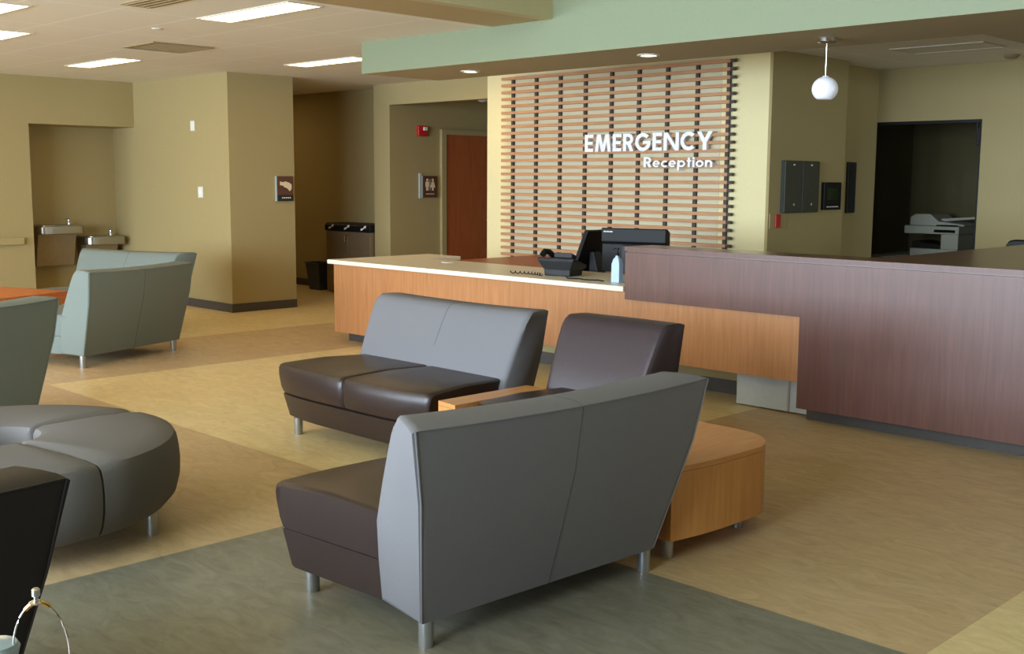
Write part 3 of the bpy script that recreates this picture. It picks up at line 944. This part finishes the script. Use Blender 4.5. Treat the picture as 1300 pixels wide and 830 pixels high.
t = thing('fire_alarm', 'red fire alarm strobe high on the corridor wall', 'fire alarm', (-11.4, 9.72, 2.17))
obj('alarm_body', bx(0, .05, -.075, .075, -.07, .065), M['red'], t, bevel=.008)
obj('strobe_lens', bx(.05, .07, .0, .06, .005, .05), M['plate'], t, bevel=.004)

t = thing('wall_plate', 'small white sensor high on the pale column face', 'wall plate', (-12.27, YC, 2.157))
obj('plate', bx(-.045, .045, -.02, 0, -.06, .06), M['plate'], t, bevel=.006)
obj('sensor_window', bx(-.025, .025, -.024, -.02, -.02, .03), M['plate'], t)
t = thing('light_switch', 'white light switch on the pale column face', 'light switch', (-12.14, YC, 1.38))
obj('plate', bx(-.055, .055, -.012, 0, -.065, .065), M['plate'], t, bevel=.004)
obj('rocker', bx(-.02, .02, -.02, -.012, -.035, .035), M['white'], t, bevel=.003)

# office side wall
XO = -5.75
t = thing('wall_cabinet', 'dark double panel with centre seam on the office side wall', 'control panel', (XO, 9.615, 1.5))
obj('cabinet_body', bx(0, .03, -.315, .315, -.245, .245), M['panelgrey'], t)
for a, b in ((-.31, -.005), (.005, .31)):
    dd = obj('door', bx(.03, .042, a, b, -.24, .24), M['panelgrey'], t, bevel=.003)
    m_ = (a + b) / 2
    obj('lock', lathe(BM(), [(.012, 0), (.012, .01)], (0, 0), 12), M['chrome'], dd, smooth=True)
    lk = dd.children[0]
    lk.rotation_euler = (0, PI / 2, 0)
    lk.location = (.042, m_, -.165)
    obj('hinge_mark', bx(.042, .046, m_ - .012, m_ + .012, .20, .212), M['plate'], dd)
t = thing('wall_display', 'small dark panel with a greenish screen right of the double panel', 'control panel', (XO, 10.205, 1.41))
obj('display_body', bx(0, .035, -.165, .165, -.135, .135), M['black'], t, bevel=.005)
obj('display_screen', bx(.035, .038, -.10, .10, -.04, .08), mat('dark_green_glass', (30, 44, 24), .25), t)
bm = BM()
for k in range(7):
    box(bm, .035, .038, -.11 + k * .033, -.092 + k * .033, -.11, -.10)
obj('label_strip', bm, M['plate'], t)
t = thing('wall_cabinet', 'tall narrow grey panel in the corner by the dark office doorway', 'control panel', (-5.95, 10.955, 1.49))
obj('cabinet_body', bx(0, .03, -.08, .08, -.265, .265), M['panelgrey'], t, bevel=.004)
obj('door', bx(.03, .036, -.07, .07, -.255, .255), M['darkgrey'], t)
t = thing('call_button', 'red wall switch with pale plates below the dark double panel', 'switch', (XO, 9.24, 1.185))
obj('plate', bx(0, .01, -.12, .16, -.07, .07), M['khaki'], t, bevel=.003)
obj('button', bx(.01, .025, -.04, .045, -.062, .062), M['red'], t, bevel=.004)

# copy room
t = thing('copier', 'white office copier in the dark room behind the doorway', 'copier', (-5.68, 12.75, 0))
obj('copier_body', bx(-.30, .26, -.28, .28, .03, .80), M['copier'], t, bevel=.01)
for k in range(3):
    dr = obj('paper_drawer', bx(-.29, .25, -.30, -.28, .08 + k * .2, .26 + k * .2), M['copier'], t, bevel=.005)
    obj('drawer_grip', bx(-.1, .08, -.312, -.30, .19 + k * .2, .215 + k * .2), M['darkgrey'], dr)
obj('side_column', bx(.06, .26, -.28, .28, .80, .97), M['copier'], t, bevel=.01)
obj('scanner_bed', bx(-.36, .28, -.32, .28, .97, 1.06), M['copier'], t, bevel=.012)
obj('document_feeder', prism(BM(), [(-.36, 1.06), (-.36, 1.15), (-.30, 1.19), (-.12, 1.19), (-.02, 1.11), (.28, 1.08), (.28, 1.06)], 'y', -.18, .28), M['copier'], t, bevel=.01)
obj('feeder_tray', prism(BM(), [(-.02, 1.13), (.0, 1.14), (.40, 1.17), (.42, 1.15), (.02, 1.11)], 'y', -.12, .22), M['copier'], t)
obj('output_tray', prism(BM(), [(-.30, .80), (.06, .80), (.06, .84), (-.30, .88)], 'y', -.22, .24), M['darkgrey'], t)
obj('control_display', prism(BM(), [(-.34, 1.0), (-.31, .985), (-.25, 1.065), (-.27, 1.075)], 'x', .0, .24), M['black'], t)
obj('side_tray', prism(BM(), [(.26, .55), (.26, .58), (.44, .68), (.45, .66)], 'y', -.2, .2), M['copier'], t)
t = thing('side_table', 'pale low table left of the copier in the dark room', 'table', (-6.12, 12.6, 0))
obj('table_top', bx(-.22, .08, -.55, .4, .69, .72), M['copier'], t)
for x, y in ((-.2, -.53), (.06, -.53), (-.2, .38), (.06, .38)):
    obj('leg', bx(x - .015, x + .015, y - .015, y + .015, 0, .69), M['darkgrey'], t)
t = thing('door_closer', 'small dark closer box at the top right of the dark doorway', 'door closer', (-4.86, YO + .06, 2.06))
obj('closer_body', bx(-.02, .04, -.03, .03, -.14, .04), M['black'], t, bevel=.005)
obj('closer_arm', bx(-.03, -.02, -.01, .01, .0, .12), M['darkgrey'], t)

# office chair
t = thing('office_chair', 'black office chair whose curved back top shows above the dark counter', 'chair', (-3.72, 9.95, 0))
bm = BM()
loops = []
for i in range(13):
    u = -1 + 2 * i / 12
    zt = 1.055 - .10 * max(0, abs(u) - .75) ** 2 * 16
    yb = .05 * u * u
    loops.append([(u * .28, .20 - yb - .02, .62), (u * .28, .24 - yb - .02, zt), (u * .28, .27 - yb - .02, zt + .005), (u * .28, .27 - yb - .02, .60)])
obj('backrest', loft(BM(), loops), M['black'], t, smooth=True, bevel=.01)
obj('seat', prism(BM(), rounded(.18, .18, .07, 0, 90, 5) + rounded(-.18, .18, .07, 90, 180, 5) + rounded(-.18, -.20, .07, 180, 270, 5) + rounded(.18, -.20, .07, 270, 360, 5), 'z', .42, .49), M['black'], t, smooth=True, bevel=.015)
bm = BM()
tube(bm, [(0, 0, .06), (0, 0, .42)], .028, 12)
obj('gas_post', bm, M['darkgrey'], t, smooth=True)
obj('back_bar', tube(BM(), [(0, .05, .40), (0, .24, .42), (0, .262, .50), (0, .255, .66)], .02, 8), M['black'], t, smooth=True)
for k in range(5):
    a = 2 * PI * k / 5
    lg = obj('base_arm', tube(BM(), [(0, 0, .085), (.28 * math.cos(a), .28 * math.sin(a), .065)], .018, 8), M['black'], t, smooth=True)
    bm = BM()
    bmesh.ops.create_uvsphere(bm, u_segments=10, v_segments=8, radius=.028, matrix=Matrix.Translation((.28 * math.cos(a), .28 * math.sin(a), .028)))
    obj('caster', bm, M['darkgrey'], lg, smooth=True)

# ------------------------------------------------------------------ foreground ornament on a small side table
cc = Vector((-1.545, .612, .75))
t = thing('side_table', 'small wooden table just below the lower left photo corner', 'table', (-1.52, .48, 0))
obj('table_top', bx(-.25, .16, -.30, .165, .70, .735), M['wood'], t, bevel=.006)
for x, y in ((-.21, -.26), (.12, -.26), (-.21, .13), (.12, .13)):
    obj('leg', bx(x - .02, x + .02, y - .02, y + .02, 0, .70), M['wood'], t)
hc = Vector((-1.546, .612, 0))
rd = Vector((right.x, right.y, 0)).normalized()
t = thing('wire_hoop', 'silver wire hoop with a small knob at the lower left corner', 'ornament', (hc.x, hc.y, .735))
pts = []
for i in range(48):
    a = 2 * PI * i / 48
    pts.append(tuple(rd * (.040 * math.cos(a)) + Vector((0, 0, .155 + .076 * math.sin(a)))))
obj('hoop', tube(BM(), pts, .0014, 8, closed=True), M['chrome'], t, smooth=True)
kb = -.004
obj('knob', lathe(BM(), [(.003, .227), (.009, .230), (.010, .232), (.0035, .235), (.0035, .239), (.006, .241), (.006, .250), (.004, .252)], (rd.x * kb, rd.y * kb), 16), M['chrome'], t, smooth=True)
obj('collar', tube(BM(), [tuple(rd * (.038 * math.cos(R(a))) + Vector((0, 0, .155 + .0765 * math.sin(R(a))))) for a in range(66, 122, 5)], .0034, 8), M['gold'], t, smooth=True, label='gold coloured collar under the knob')
obj('foot', lathe(BM(), [(.035, 0), (.035, .008), (.008, .014), (.005, .08)], (0, 0), 20), M['chrome'], t, smooth=True)
hp = hc - rd * .066
t = thing('glass_dish', 'frosted pale blue glass piece cut off by the lower left photo corner', 'glass', (hp.x, hp.y, .735))
t.scale = (1, 1, 1.09)
obj('dish_body', lathe(BM(), [(.022, 0), (.026, .02), (.022, .10), (.030, .135), (.034, .150), (.030, .156), (.004, .158)], (0, 0), 20), M['glassy'], t, smooth=True)

# ------------------------------------------------------------------ light
w = bpy.data.worlds.new('daylight')
S.world = w
w.use_nodes = True
bg = w.node_tree.nodes['Background']
bg.inputs['Color'].default_value = (0.62, 0.76, 1.0, 1)
bg.inputs['Strength'].default_value = 1.0

def area(name, loc, rot, sx_, sy_, power, col):
    l = bpy.data.lights.new(name, 'AREA')
    l.shape = 'RECTANGLE'
    l.size, l.size_y = sx_, sy_
    l.energy = power
    l.color = col
    o = bpy.data.objects.new(name, l)
    COL.objects.link(o)
    o.location = loc
    o.rotation_euler = rot
    return o
for wd in wins:
    wx, wz = wd[1] - wd[0], wd[3] - wd[2]
    lk = 1.15 if wd[0] < -6 else 1.25
    area('daylight_area', ((wd[0] + wd[1]) / 2, YN - .25, (wd[2] + wd[3]) / 2), (R(90), 0, 0), wx, wz, 70 * lk * wx * wz, (0.70, 0.85, 1.0))

area('daylight_area', (XR + .3, 9.15, 1.65), (R(90), 0, R(90)), 3.4, 1.4, 300, (0.78, 0.92, 0.95))  # added lamp outside the unseen side window, brightens the office
S.view_settings.view_transform = 'Standard'
S.view_settings.look = 'None'
S.view_settings.gamma = 1.0
S.view_settings.use_curve_mapping = False
S.view_settings.exposure = 0.0
S.cycles.use_denoising = True
S.cycles.max_bounces = 8
S.cycles.diffuse_bounces = 5
S.cycles.sample_clamp_indirect = 4.0
